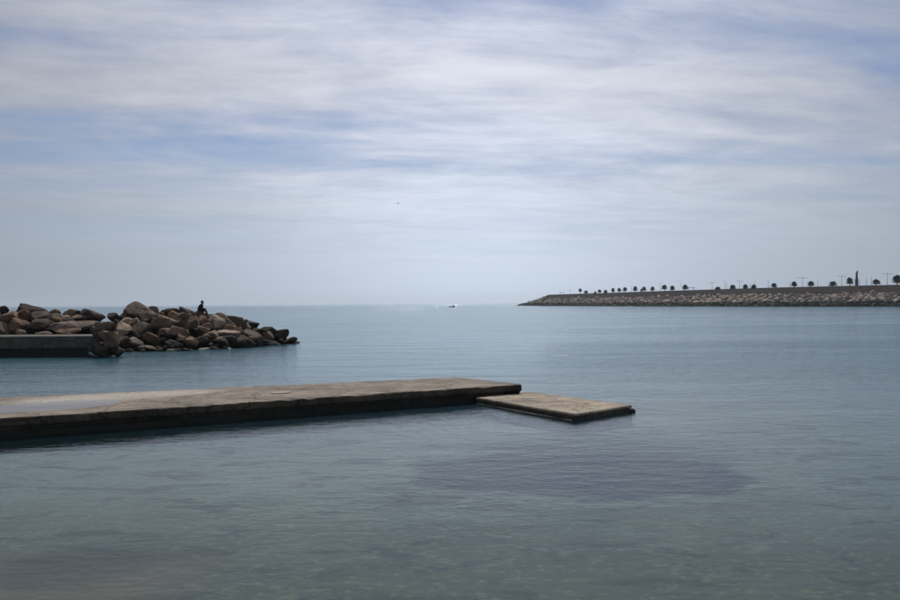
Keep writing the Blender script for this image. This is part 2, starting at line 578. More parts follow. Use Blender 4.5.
# side faces hang from the same edges
side_v, side_f = [], []
edge = [i * W_ for i in range(NU + 1)] + [NU * W_ + j for j in range(1, NV + 1)] + [i * W_ + NV for i in range(NU - 1, -1, -1)] + [j for j in range(NV - 1, 0, -1)]
cen = Vector(((f_l + f_r + b_l + b_r) / 4))
ROWS = [(0.0, 0.0), (0.05, 0.012), (0.12, 0.02), (0.19, 0.015), (0.24, -0.05), (0.34, -0.07), (0.46, -0.06), (0.60, -0.05), (1.2, -0.04), (2.8, -0.04)]
ne = len(edge)
for k, idx in enumerate(edge):
    x, y, z = vs[idx]
    pr, nx_ = Vector(vs[edge[k - 1]]), Vector(vs[edge[(k + 1) % ne]])
    tdir = (nx_ - pr); tdir.z = 0; tdir.normalize()
    outn = Vector((tdir.y, -tdir.x, 0))
    for r, (dz, off) in enumerate(ROWS):
        q = Vector((x, y, z - dz))
        if r:
            wob = noise.noise(q * 1.7) * 0.03 + noise.noise(q * 5.0) * 0.018
            q += outn * (off + wob)
            q.z = PZ - dz + noise.noise(q * 2.0 + Vector((0, 7, 0))) * 0.012
        side_v.append(q)
nr = len(ROWS)
for k in range(ne):
    k2 = (k + 1) % ne
    for r in range(nr - 1):
        side_f.append((k * nr + r, k * nr + r + 1, k2 * nr + r + 1, k2 * nr + r))
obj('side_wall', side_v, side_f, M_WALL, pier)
# puddle: level sheet that only shows where the deck dips below it
pu = []
for u, v in ((0.02, 0.03), (0.80, 0.03), (0.80, 0.93), (0.02, 0.93)):
    p = deck_pt(u, v); pu.append((p.x, p.y, PZ - 0.028))
obj('puddle', pu, [(0, 1, 2, 3)], M_PUDDLE, deck)
# pale patch of repair mortar
bm = bmesh.new()
pc = at(281, 393.3, z=PZ)
top = [bm.verts.new(pc + along * (0.30 * math.cos(a) * (1 + 0.2 * noise.noise(Vector((math.cos(a) * 2, math.sin(a) * 2, 0))))) + inward * (0.13 * math.sin(a)) + Vector((0, 0, 0.028))) for a in [k * math.pi / 8 for k in range(16)]]
bm.faces.new(top)
ex = bmesh.ops.extrude_face_region(bm, geom=bm.faces[:])
for v in ex['geom']:
    if isinstance(v, bmesh.types.BMVert):
        v.co.z -= 0.06
bmesh.ops.recalc_face_normals(bm, faces=bm.faces[:])
bm_obj('mortar_patch', bm, flat_mat('pale_mortar', (0.44, 0.41, 0.37), 0.9), deck)

# ------------------------------------------------------------------ low landing slab against the pier end
SZ = 0.19
A_ = at(575, 414, z=SZ); B_ = at(632.5, 405.2, z=SZ); Cc = at(476, 397.3, z=SZ)
D_ = Cc + (B_ - A_) * 0.92
land = tag(empty('landing_slab', (0, 0, 0)), 'low square concrete landing slab at water level below the end of the pier', 'slab')


def rough_slab(name, corners, z0, z1, mat, parent, n=40, amp=0.03, inset=0.0, top=True):
    cn = sum((Vector(c) for c in corners), Vector()) / 4
    ring = []
    for k in range(4):
        a, b = Vector(corners[k]), Vector(corners[(k + 1) % 4])
        for i in range(n):
            p = a.lerp(b, i / n)
            o_ = (p - cn); o_.z = 0; o_.normalize()
            p = p + o_ * (-inset + noise.noise(p * 2.3 + Vector((z0, 0, z1))) * amp + noise.noise(p * 7) * amp * 0.5)
            ring.append(p)
    v = []; f = []; m = len(ring)
    zs = [z1, z1 - 0.015, (z0 + z1) / 2, z0]
    offs = [-0.02, 0.0, 0.0, 0.0]
    for zz, of in zip(zs, offs):
        for p in ring:
            o_ = (p - cn); o_.z = 0; o_.normalize()
            q = p + o_ * of
            v.append((q.x, q.y, zz + noise.noise(p * 3) * 0.008))
    for r in range(3):
        for i in range(m):
            f.append((r * m + i, (r + 1) * m + i, (r + 1) * m + (i + 1) % m, r * m + (i + 1) % m))
    # top as shrinking rings with slight unevenness
    prev = 0
    if top:
        for s_ in (0.8, 0.55, 0.3, 0.08):
            base = len(v)
            for p in ring:
                q = cn.lerp(p, s_)
                v.append((q.x, q.y, z1 + noise.noise(q * 1.4) * 0.012))
            for i in range(m):
                f.append((prev + i, prev + (i + 1) % m, base + (i + 1) % m, base + i))
            prev = base
        f.append(tuple(prev + i for i in range(m)))
    return obj(name, v, f, mat, parent)


cor = [A_, B_, D_, Cc]
rough_slab('slab_top', cor, SZ - 0.06, SZ, M_SLAB, land, amp=0.035)
rough_slab('slab_base', cor, -1.8, SZ - 0.078, M_SLABSIDE, land, inset=0.015, amp=0.012)
st = rough_slab('ledge', [A_ + Vector((-0.10, -0.05, 0)), A_ + (B_ - A_) * 0.03, Cc + (B_ - A_) * 0.03, Cc + Vector((-0.10, -0.05, 0))], -0.25, 0.03, M_SLABSIDE, land, n=24, amp=0.02)
bm = bmesh.new()
bq = at(632.5, 411.0, z=0.06)
bmesh.ops.create_icosphere(bm, subdivisions=2, radius=0.08)
for v in bm.verts:
    v.co = Vector((v.co.x * 1.1, v.co.y, v.co.z * 0.9)) * (1 + 0.25 * noise.noise(v.co * 12)) + bq
bm_obj('bumper_block', bm, M_SLABSIDE, land)

# ------------------------------------------------------------------ far-left concrete quay
quay = tag(empty('concrete_quay', (0, 0, 0)), 'grey concrete quay slab in front of the rock groyne at the left edge', 'quay')
QY = 51.5
q_r = at(101, 336, Y=QY); q_l = at(-60, 336, Y=QY)
zt = q_r.z
cap = [Vector((q_l.x - 6, QY - 0.6, 0)), Vector((q_r.x, QY, 0)), Vector((q_r.x - 1.9, QY + 3.4, 0)), Vector((q_l.x - 6, QY + 3.0, 0))]
rough_slab('cap_slab', cap, zt - 0.70, zt, M_QUAY, quay, n=60, amp=0.03)
rough_slab('footing', cap, -3.2, zt - 0.705, concrete('quay_footing_shade', (0.02, 0.018, 0.015), (0.012, 0.011, 0.010), wet=0.9), quay, n=40, amp=0.08, inset=0.8, top=False)  # near-black colour paints the shade under the cap, on wet concrete


# ------------------------------------------------------------------ boulders
def rock_bm(seed, sub=3, planes=10, rough=0.035):
    rnd = random.Random(seed)
    bm = bmesh.new()
    bmesh.ops.create_icosphere(bm, subdivisions=sub, radius=1.0)
    pl = []
    for _ in range(planes):
        n = Vector((rnd.gauss(0, 1), rnd.gauss(0, 1), rnd.gauss(0, 1))).normalized()
        pl.append((n, rnd.uniform(0.5, 0.88)))
    off = Vector((seed * 3.7, seed * 1.3, 0))
    for v in bm.verts:
        d = v.co.normalized()
        r = 1.17
        for n, k in pl:
            c = d.dot(n)
            if c > 0.05:
                r = min(r, k / c)
        r *= 1 + noise.noise(d * 1.8 + off) * rough * 1.6 + noise.noise(d * 5 + off) * rough
        v.co = d * r
    return bm


rock_meshes = []
for s_ in range(14):
    bm = rock_bm(s_ + 3)
    # fit to a unit box so that placed sizes are true
    mn = Vector([min(v.co[k] for v in bm.verts) for k in range(3)])
    mxv = Vector([max(v.co[k] for v in bm.verts) for k in range(3)])
    for v in bm.verts:
        v.co = Vector([(v.co[k] - (mn[k] + mxv[k]) / 2) / (mxv[k] - mn[k]) for k in range(3)])
    me = bpy.data.meshes.new('boulder')
    bm.normal_update(); bm.to_mesh(me); bm.free()
    rock_meshes.append(me)
mesh_by_mat = {}


def boulder(parent, name, loc, size, seed, mat, rot=None):
    rnd = random.Random(seed)
    k = seed % len(rock_meshes)
    key = (k, mat.name)
    if key not in mesh_by_mat:
        me = rock_meshes[k].copy()
        me.name = 'boulder'
        me.materials.append(mat)
        mesh_by_mat[key] = me
    o = bpy.data.objects.new(name, mesh_by_mat[key])
    C.objects.link(o)
    o.parent = parent
    o.location = loc
    o.scale = size
    o.rotation_euler = rot if rot else (rnd.uniform(-0.25, 0.25), rnd.uniform(-0.2, 0.2), rnd.choice((0, math.pi)) + rnd.uniform(-0.35, 0.35))
    return o


# px, py centre, width, height in the photograph; material; shown tilt about the view axis
BL = [
    (1, 310.5, 13, 9, 'd', 0), (31, 310, 27, 11, 'd', 0), (10, 320, 25, 17, 'r', 0), (23, 317, 13, 13, 'r', 0),
    (42, 317, 17, 11, 'r', 0), (53, 314, 15, 9, 'd', 0), (57, 320, 21, 12, 'r', -15), (71, 313.5, 17, 8, 'd', 10),
    (91, 316, 22, 10, 'd', 18), (67, 318, 11, 6, 't', 15), (80, 317.5, 15, 8, 'r', -15), (39, 327, 25, 15, 'd', 0),
    (63, 327, 29, 11, 'r', -6), (18, 327, 19, 17, 'r', 0), (3, 330, 17, 15, 'r', 0), (21, 332, 10, 8, 't', 0),
    (68, 331.5, 28, 8, 'r', -5), (44, 334, 15, 5, 't', 0), (87, 326, 24, 10, 't', 6), (96, 329.5, 12, 8, 'g', 0), (110, 338, 20, 15, 'r', 20),
    (115, 317.5, 12, 9, 'd', 0), (106, 328, 18, 12, 'r', 0), (125, 315.7, 12, 10, 'r', -10), (143, 312.3, 28, 20, 'r', 0),
    (154, 310.5, 11, 8, 'r', 10), (148, 318.5, 18, 14, 'r', -20), (163, 324, 28, 18, 'r', 0), (171, 312.5, 18, 9, 'd', 10),
    (187, 311.5, 16, 9, 'r', 0), (174, 318, 17, 14, 'r', 0), (183, 319, 16, 12, 't', 0), (191, 325.5, 16, 18, 'r', 25),
    (125, 322, 14, 8, 't', 10), (122.7, 330, 16, 13, 't', 0), (140, 329.5, 21, 15, 't', 15), (165, 334, 14, 11, 't', 0),
    (178.5, 333, 20, 14, 'r', 10), (137, 342, 14, 9, 'g', 0), (98, 350.5, 13, 13, 'd', 0), (126, 352, 13, 7, 'd', 0),
    (129, 351.3, 9, 4.5, 'g', 0), (148, 348.3, 18, 6, 't', 0), (160, 342, 11, 9, 'd', 0), (173, 345, 20, 10, 'd', 0),
    (192, 343.5, 12, 11, 't', 0), (173, 350.6, 13, 4, 'g', 0), (185, 350.3, 10, 4, 'g', 0), (202, 315.5, 17, 9, 'r', -4),
    (202.5, 322, 16, 12, 'r', 0), (214, 324.5, 16, 16, 't', 30), (215, 317.5, 14, 8, 'd', 15), (225, 322.5, 25, 16, 'r', 10),
    (236, 322, 21, 12, 'r', 12), (202.7, 331, 13, 10, 't', 0), (212, 335.5, 16, 10, 't', 0), (226, 334, 25, 10, 't', 18),
    (235, 331.5, 14, 8, 't', 0), (249, 334, 22, 9, 't', 8), (241, 343, 27, 12, 'd', 8), (254, 341.5, 16, 11, 'r', 0),
    (257, 332, 16, 6, 'd', 8), (265, 336, 17, 9, 'r', 0), (271, 330.5, 14, 7, 'd', 0), (279, 335.5, 19, 10, 'd', 10),
    (273, 343.5, 15, 6, 'g', -4), (289, 341, 15, 7, 'd', 8), (297, 342.6, 5, 2.2, 'd', 0), (263, 342.5, 12, 8, 'd', 0),
    (220, 342.5, 20, 10, 'd', 0), (199, 341.5, 14, 10, 'd', 0), (183, 339, 12, 12, 'r', 0), (150, 339, 18, 13, 'd', 0),
    (188, 350.8, 9, 3.6, 'g', 0), (204, 349.8, 10, 4, 'g', 0), (228, 348.8, 8, 3.4, 'g', 0), (213, 348.5, 12, 6, 'd', 0),
    (126, 342, 16, 11, 'd', 0), (230, 341, 14, 10, 'd', 0), (133, 323, 14, 10, 'r', 0), (158, 317, 12, 10, 'r', 0),
    (99, 336, 10, 8, 'd', 0), (245, 329, 10, 6, 'r', 0), (228, 328, 18, 8, 'r', 0), (206, 327, 12, 8, 'r', 0), (104, 349, 18, 15, 'r', 0), (117, 351.5, 15, 10, 'd', 0), (112, 343, 14, 10, 'r', 0), (-10, 318, 18, 18, 'r', 0), (-8, 330, 16, 14, 'd', 0),
]
MATS = {'r': M_ROCK, 't': M_TAN, 'd': M_DARK, 'g': M_GREY}


def lerp_tab(tab, x):
    if x <= tab[0][0]:
        return tab[0][1]
    for (a, b), (c, d) in zip(tab, tab[1:]):
        if x <= c:
            return b + (d - b) * (x - a) / (c - a)
    return tab[-1][1]


BASE_Y = [(0, 354), (100, 353), (180, 351.5), (240, 348.5), (297, 343.5)]
groyne = tag(empty('rock_groyne', (0, 0, 0)), 'rough groyne of piled brown boulders reaching into the sea on the left', 'groyne')


def groyne_depth(px, py):
    by = lerp_tab(BASE_Y, px)
    hor = 303.5 - 0.006 * (px - 450)
    d0 = CAM_H * F_PX / (by - hor)
    return d0 + 0.6 + max(0.0, by - py) * 0.125


special = {24: 'largest rounded brown boulder at the top of the groyne', 32: 'grey-brown boulder with a flat upright face',
           48: 'flat-topped brown boulder that the person in black sits on', 60: 'dark slanting slab of rock at the water'}
SEAT = None
for i, (px, py, w_, h_, mk, tilt) in enumerate(BL):
    Y_ = groyne_depth(px, py)
    if 94 < px < 126 and 333 < py < 353:
        Y_ = 51.2
    if px < 94 and py > 322:
        Y_ = max(Y_, 55.8)
    p = at(px, py, Y=Y_)
    k = Y_ / F_PX * 1.12
    sx, sz = w_ * k, h_ * k
    rnd = random.Random(i * 17 + 5)
    sy = (sx + sz) / 2 * rnd.uniform(0.95, 1.3)
    o = boulder(groyne, 'boulder', p, (sx, max(sy, 0.7), sz), i * 5 + 1, MATS[mk],
                (rnd.uniform(-0.12, 0.12), R(tilt) + rnd.uniform(-0.06, 0.06), rnd.choice((0, math.pi)) + rnd.uniform(-0.2, 0.2)))
    if i in special:
        o['label'] = special[i]
    if i == 48:
        SEAT = (p, sz)
rnd = random.Random(21)
for q in range(85):
    px = rnd.uniform(0, 284)
    by = lerp_tab(BASE_Y, px)
    topy = lerp_tab([(0, 314), (80, 318), (105, 324), (140, 315), (200, 319), (240, 325), (265, 333), (290, 341)], px)
    py = by + (topy - by) * rnd.random() ** 1.2
    if px < 104 and py > 330:
        continue
    Y_ = groyne_depth(px, py) + rnd.uniform(-0.5, 0.1)
    if px < 104:
        Y_ = max(Y_, 55.6)
    k = Y_ / F_PX
    w_ = rnd.uniform(4, 9)
    boulder(groyne, 'boulder', at(px, py, Y=Y_), (w_ * k, w_ * k, w_ * k * rnd.uniform(0.55, 0.9)), 700 + q,
            MATS[rnd.choice('rrdddt')], (rnd.uniform(-.5, .5), rnd.uniform(-.5, .5), rnd.uniform(0, 6.28)))
# rubble heart of the groyne below and behind the placed boulders
bm = bmesh.new()
rnd = random.Random(3)
for q in range(230):
    px = rnd.uniform(-60, 288)
    by = lerp_tab(BASE_Y, px)
    topy = lerp_tab([(0, 314), (80, 317), (105, 322), (140, 315), (200, 317), (240, 323), (265, 332), (290, 341)], px)
    f = rnd.random()
    py = by + (topy - by) * f
    Y_ = groyne_depth(px, py) + rnd.uniform(0.9, 2.4)
    if px < 100:
        Y_ = max(Y_, 56.8)
    p = at(px, py + 2.0, Y=Y_)
    rb = rock_bm(100 + q, 1, 9, 0.05)
    s_ = rnd.uniform(0.45, 0.95)
    mp = {}
    for v in rb.verts:
        mp[v] = bm.verts.new(p + Vector((v.co.x * s_ * 1.2, v.co.y * s_, v.co.z * s_ * 0.8)))
    for fc in rb.faces:
        bm.faces.new([mp[v] for v in fc.verts])
    rb.free()
bm_obj('rubble', bm, M_DARK, groyne)['kind'] = 'stuff'
# back side and core of the mound, so it stands from any side
vs, fs = [], []
for i in range(40):
    px = -160 + i * (430 / 39)
    hor = 303.5 - 0.006 * (px - 450)
    by = lerp_tab(BASE_Y, px)
    d0 = CAM_H * F_PX / (by - hor)
    tz = max(0.1, lerp_tab([(0, 2.0), (90, 1.7), (143, 2.0), (200, 2.1), (240, 1.3), (270, 0.2)], px))
    x0 = at(px, by, Y=d0 + 4).x
    off = 2.4 if px < 100 else 1.8
    for yy, zz in ((d0 + off, -3.0), (d0 + off + 1.6, tz * 0.5), (d0 + off + 3.2, tz), (d0 + off + 5.5, tz * 0.8), (d0 + off + 9, -3.0)):
        vs.append((x0 + rnd.uniform(-.2, .2), yy + rnd.uniform(-.3, .3), zz + rnd.uniform(-.15, .15)))
for i in range(39):
    for r in range(4):
        fs.append((i * 5 + r, (i + 1) * 5 + r, (i + 1) * 5 + r + 1, i * 5 + r + 1))
obj('core', vs, fs, M_DARK, groyne)


# ------------------------------------------------------------------ people on the groyne
def person(label, loc, rz, top_col, leg_col, hair_col, group=None, lean=0.0, scale=1.0):
    V, E, Rr, G = [], [], [], []

    def add(p, r, par=None, g='t'):
        V.append(Vector(p)); Rr.append(r); G.append(g)
        if par is not None:
            E.append((par, len(V) - 1))
        return len(V) - 1
    pel = add((0, 0, .12), .135, None, 'l')
    wai = add((.02, 0, .27), .125, pel)
    che = add((.06 + lean * .5, 0, .43), .15, wai)
    nb = add((.10 + lean, 0, .575), .085, che)
    nk = add((.125 + lean, 0, .63), .055, nb, 's')
    h1 = add((.155 + lean, 0, .70), .078, nk, 's')
    h2 = add((.16 + lean, 0, .775), .092, h1, 's')
    add((.15 + lean, 0, .845), .062, h2, 's')
    add((.265 + lean, 0, .735), .016, h1, 's')
    for sgn in (-1, 1):
        sh = add((.07 + lean * .8, sgn * .165, .52), .068, che)
        el = add((.16 + lean * .6, sgn * .245, .29), .048, sh)
        wr = add((.34, sgn * .185, .33), .033, el)
        pa = add((.405, sgn * .17, .335), .036, wr, 's')
        for q in range(4):
            yy = sgn * (.205 - q * .023)
            a = add((.445, yy, .33), .011, pa, 's')
            b = add((.47 + (.012 if q in (1, 2) else 0), yy, .31), .010, a, 's')
            add((.478 + (.012 if q in (1, 2) else 0), yy, .285), .009, b, 's')
        th = add((.40, sgn * .125, .325), .012, pa, 's')
        add((.43, sgn * .108, .31), .010, th, 's')
        hp = add((.06, sgn * .10, .11), .10, pel, 'l')
        kn = add((.40, sgn * .15, .25), .068, hp, 'l')
        an = add((.50, sgn * .15, -.01), .047, kn, 'l')
        he = add((.49, sgn * .15, -.065), .05, an, 'b')
        add((.64, sgn * .16, -.07), .04, he, 'b')
    FAT = {'t': 1.75, 'l': 1.25, 's': 1.1, 'b': 1.2}
    me = bpy.data.meshes.new('body')
    me.from_pydata([tuple(v) for v in V], E, [])
    tmp = bpy.data.objects.new('body_source', me)
    C.objects.link(tmp)
    sk = tmp.modifiers.new('skin', 'SKIN')
    sk.use_smooth_shade = True
    for i, d in enumerate(me.skin_vertices[0].data):
        d.radius = (Rr[i] * FAT[G[i]],) * 2 if Rr[i] > 0.02 else (Rr[i],) * 2; d.use_root = (i == 0)
    ss = tmp.modifiers.new('sub', 'SUBSURF'); ss.levels = 1; ss.render_levels = 1
    dg = bpy.context.evaluated_depsgraph_get()
    em = bpy.data.meshes.new_from_object(tmp.evaluated_get(dg))
    bpy.data.objects.remove(tmp)
    for g, cname in (('t', top_col), ('l', leg_col), ('s', (0.36, 0.22, 0.16)), ('b', (0.02, 0.02, 0.02))):
        em.materials.append(flat_mat('cloth_' + g, cname, 0.85, 0.2, 9.0))
    gi = {'t': 0, 'l': 1, 's': 2, 'b': 3}
    for pg in em.polygons:
        c = pg.center
        best = min(range(len(V)), key=lambda i: (V[i] - c).length - Rr[i])
        pg.material_index = gi[G[best]]
        pg.use_smooth = True
    em.name = 'body'
    root = empty('person', loc, rz)
    root.scale = (scale,) * 3
    tag(root, label, 'person', group)
    bo = bpy.data.objects.new('body', em); C.objects.link(bo); bo.parent = root
    bm = bmesh.new()
    bmesh.ops.create_icosphere(bm, subdivisions=3, radius=.112)
    for v in bm.verts:
        v.co = Vector((v.co.x * 1.02, v.co.y * .92, v.co.z * 1.1)) * (1 + .06 * noise.noise(v.co * 20))
    geom = [v for v in bm.verts if v.co.x > .035 and v.co.z < .045 or v.co.z < -.085]
    bmesh.ops.delete(bm, geom=geom, context='VERTS')
    for v in bm.verts:
        v.co += Vector((.152 + lean, 0, .785))
    bm_obj('hair', bm, flat_mat('hair', hair_col, 0.6), root, True)
    for sgn in (-1, 1):
        bm = bmesh.new()
        bmesh.ops.create_icosphere(bm, subdivisions=1, radius=.012)
        for v in bm.verts:
            v.co += Vector((.243 + lean, sgn * .034, .775))
        bm_obj('eye', bm, flat_mat('eye', (0.03, 0.02, 0.02), 0.3), root)
        bm = bmesh.new()
        bmesh.ops.create_icosphere(bm, subdivisions=1, radius=.026)
        for v in bm.verts:
            v.co = Vector((v.co.x, v.co.y * .4, v.co.z * 1.3)) + Vector((.15 + lean, sgn * .098, .745))
        bm_obj('ear', bm, flat_mat('ear_skin', (0.36, 0.22, 0.16), 0.7), root)
    return root


bpy.context.view_layer.update()
p1 = at(199.5, 313.6, Y=SEAT[0].y - 0.1)
person('person in a black jacket sitting hunched on top of the groyne', p1, R(12), (0.008, 0.009, 0.012), (0.045, 0.016, 0.016), (0.012, 0.01, 0.01), lean=0.04, scale=1.05)
p2 = at(245.3, 331.5, Y=groyne_depth(245, 331) + 0.4)
person('dark-haired person in a pale grey shirt sitting low among the rocks', p2, R(75), (0.30, 0.32, 0.38), (0.06, 0.06, 0.08), (0.012, 0.01, 0.01), scale=1.0)

# ------------------------------------------------------------------ far breakwater
ZW, ZR, ZP = 11.5, 7.6, 10.2
BWP = []
for px, py in ((900, 285.2), (836, 286.6), (770, 288.1), (715, 289.8), (660, 291.4), (600, 293.4), (548, 295.0)):
    hor = 303.5 - 0.006 * (px - 450)
    d = (ZW - CAM_H) * F_PX / (hor - py)
    BWP.append(at(px, py, Y=d).xy)
v0 = (BWP[0] - BWP[2]).normalized()
PATH = [BWP[0] + v0 * 130, BWP[0] + v0 * 60] + BWP
tipdir = (BWP[-1] - BWP[-2]).normalized()


def path_at(s):
    n = len(PATH) - 1
    s = max(0.0, min(0.99999, s)) * n
    i = int(s); f = s - i
    p = PATH[i].lerp(PATH[i + 1], f)
    def tan(k):
        return (PATH[min(k + 1, n)] - PATH[max(k - 1, 0)]).normalized()
    t = tan(i).lerp(tan(i + 1), f).normalized()
    nrm = Vector((t.y, -t.x))
    if nrm.dot(Vector((-0.4, -1))) < 0:
        nrm = -nrm
    return p, t, nrm


def path_from_px(px):
    lo, hi = 0.0, 1.0
    for _ in range(40):
        m_ = (lo + hi) / 2
        p, _, _ = path_at(m_)
        if 450 + p.x / p.y * F_PX > px:
            lo = m_
        else:
            hi = m_
    return lo


bw = tag(empty('breakwater', (0, 0, 0)), 'long far breakwater of armour rocks topped by a plain brown wall on the right', 'breakwater')
M_BW = concrete('breakwater_wall', (0.22, 0.165, 0.135), (0.15, 0.115, 0.097))
M_BR = make_rock('armour_rock', (0.20, 0.155, 0.125), (0.55, 0.46, 0.39), (0.03, 0.025, 0.022), wet=3.0, scale=0.30, random_tint=False)
N_ = 120


def ribbon(name, prof, mat, parent=None):
    v, f = [], []
    for i in range(N_ + 1):
        p, t, n_ = path_at(i / N_)
        for off, z in prof:
            q = p + n_ * off
            v.append((q.x, q.y, z))
    m_ = len(prof)
    for i in range(N_):
        for r in range(m_):
            f.append((i * m_ + r, (i + 1) * m_ + r, (i + 1) * m_ + (r + 1) % m_, i * m_ + (r + 1) % m_))
    f.append(tuple(range(m_))); f.append(tuple(N_ * m_ + r for r in range(m_)))
    return obj(name, v, f, mat, parent or bw)


wall_o = ribbon('parapet_wall', [(0.0, ZW), (0.25, ZR - 1), (-1.0, ZR - 1), (-0.9, ZW)], M_BW)
ribbon('coping', [(0.12, ZW + 0.30), (0.12, ZW + 0.002), (-1.05, ZW + 0.002), (-1.05, ZW + 0.30)], concrete('coping_concrete', (0.17, 0.145, 0.13), (0.11, 0.095, 0.085)), wall_o)
ribbon('promenade', [(-1.1, ZP), (-1.1, -9), (-22, -9), (-22, ZP)], M_BW)
ribbon('slope_core', [(0.3, ZR - 0.9), (12.5, -9.5), (0.3, -9.5)], M_DARK)
# armour rocks: the slope, and the tip that runs down into the sea
bm = bmesh.new()
rnd = random.Random(11)
protos = []
for s_ in range(10):
    rb = rock_bm(400 + s_, 1, 8, 0.06)
    rb.verts.ensure_lookup_table(); rb.verts.index_update()
    protos.append(([v.co.copy() for v in rb.verts], [[v.index for v in f.verts] for f in rb.faces]))
    rb.free()


def put_rock(c, s):
    vs_, fs_ = protos[rnd.randrange(10)]
    rot = Matrix.Rotation(rnd.uniform(0, 6.28), 3, 'Z') @ Matrix.Rotation(rnd.uniform(0, 6.28), 3, 'X')
    sc = Vector((s * rnd.uniform(.8, 1.3), s * rnd.uniform(.8, 1.3), s * rnd.uniform(.6, .95)))
    nv = [bm.verts.new(c + Vector([a * b for a, b in zip(rot @ v, sc)])) for v in vs_]
    for f_ in fs_:
        bm.faces.new([nv[i] for i in f_])


for i in range(3000):
    p, t, n_ = path_at(rnd.random())
    f = rnd.random()
    off = 0.6 + f * 8.2
    z = (ZR - 0.5) * (1 - f) + rnd.uniform(-0.5, 0.7)
    q = p + n_ * off
    put_rock(Vector((q.x, q.y, z)), rnd.choice((0.9, 1.2, 1.6, 2.1)) * rnd.uniform(0.85, 1.15))
pend, tend, nend = path_at(1.0)
tip_px = at(519, 304.6, z=0.0)
tip = Vector((at(519, 304, Y=pend.y + 45).x, pend.y + 45))
for i in range(620):
    f = rnd.random() ** 1.3
    c = pend.lerp(tip, f)
    hz = (ZW - 1.2) * (1 - f) ** 1.1
    g = rnd.random()
    off = rnd.uniform(-9, 9) * (1 - 0.75 * f)
    q = c + nend * off
    z = max(-0.6, hz * (1 - (abs(off) / (9.5 * (1 - 0.75 * f))) ** 1.5) + rnd.uniform(-0.5, 0.5))
    put_rock(Vector((q.x, q.y, z)), rnd.uniform(1.0, 1.9))
bm_obj('armour_rocks', bm, M_BR, bw)['kind'] = 'stuff'

# ------------------------------------------------------------------ palms on the breakwater
M_FROND = flat_mat('palm_frond', (0.045, 0.055, 0.036), 0.75, 0.5, 1.2)
M_TRUNK = flat_mat('palm_trunk', (0.07, 0.055, 0.042), 0.9, 0.4, 3.0)


def palm_crown(seed, upright=0.0):
    """unit crown: fronds with leaflets arching out to radius about 1"""
    rnd = random.Random(seed)
    bm = bmesh.new()
    for k in range(150):
        az = rnd.uniform(0, 2 * math.pi)
        el = math.asin(rnd.uniform(-0.5, 1.0))
        L = rnd.uniform(0.82, 1.1)
        d = Vector((math.cos(az) * math.cos(el), math.sin(az) * math.cos(el), math.sin(el)))
        side = d.cross(Vector((0, 0, 1)))
        side = side.normalized() if side.length > 1e-3 else Vector((1, 0, 0))
        pts = []
        for s in range(7):
            f = s / 6
            pts.append(d * (L * f) + Vector((0, 0, -0.12 * f * f * math.cos(el) * L)))
        for s in range(6):
            a, b = pts[s], pts[s + 1]
            wd = 0.015
            q = [bm.verts.new(x) for x in (a - side * wd, a + side * wd, b + side * wd, b - side * wd)]
            bm.faces.new(q)
            if s == 0:
                continue
            for sg in (-1, 1):
                for h in (0.0, 0.5):
                    c = a.lerp(b, h)
                    tip_ = c + side * sg * (0.36 * (1.1 - 0.07 * s)) + (b - a) * 0.9 + Vector((0, 0, -0.05))
                    c2 = a.lerp(b, h + 0.6)
                    bm.faces.new([bm.verts.new(x) for x in (c, c2, tip_)])
    me = bpy.data.meshes.new('crown')
    bm.to_mesh(me); bm.free()
    me.materials.append(M_FROND)
    return me


crowns = [palm_crown(s_) for s_ in range(4)]


def trunk_mesh(name, h, r0, r1, seed):
    bm = bmesh.new()
    rnd = random.Random(seed)
    lean = (rnd.uniform(-.03, .03), rnd.uniform(-.03, .03))
    pts, rad = [], []
    for k in range(9):
        f = k / 8
        pts.append((lean[0] * h * f * f, lean[1] * h * f * f, h * f))
        rad.append((r0 + (r1 - r0) * f) * (1.08 if k % 2 else 0.94))
    rad[0] *= 1.3
    bm_tube(bm, pts, rad, 9)
    me = bpy.data.meshes.new('trunk')
    bm.to_mesh(me); bm.free()
    me.materials.append(M_TRUNK)
    return me


ORD = ['first', 'second', 'third', 'fourth', 'fifth', 'sixth', 'seventh', 'eighth', 'ninth', 'tenth', 'eleventh', 'twelfth', 'thirteenth',
       'fourteenth', 'fifteenth', 'sixteenth', 'seventeenth', 'eighteenth', 'nineteenth', 'twentieth', 'twenty-first', 'twenty-second', 'twenty-third', 'twenty-fourth', 'twenty-fifth']
# crown centre px, py, half width, half height in pixels
PALMS = [(580.2, 290.4, 1.7, 2.0), (586, 292.2, 2.1, 1.6), (595.2, 292.8, 1.5, 1.2), (599.5, 291.2, 1.8, 1.9), (605.5, 291.8, 1.9, 1.9), (613, 290.4, 1.9, 2.1),
         (619.2, 290.1, 2.0, 2.2), (625, 289.5, 2.1, 2.4), (635.3, 289.0, 2.1, 2.5), (641.5, 290.3, 1.4, 1.5), (644, 289.0, 2.2, 2.4), (652.5, 288.9, 2.0, 2.4),
         (664.4, 287.5, 2.7, 2.8), (672.3, 288.3, 2.4, 2.6), (685.1, 287.4, 2.7, 2.6), (717.8, 288.3, 2.6, 1.8), (732.8, 287.3, 2.8, 2.5), (745.3, 287.0, 2.7, 2.4),
         (753.8, 286.9, 2.7, 2.5), (774, 285.5, 2.8, 2.5), (794.1, 284.4, 2.8, 2.7), (811, 284.0, 3.2, 3.0), (833, 284.0, 3.6, 2.8), (849.8, 281.3, 3.1, 3.8),
         (876.2, 282.3, 3.6, 3.1)]
EDGE_PALM = (897.2, 279.8, 4.3, 4.6)
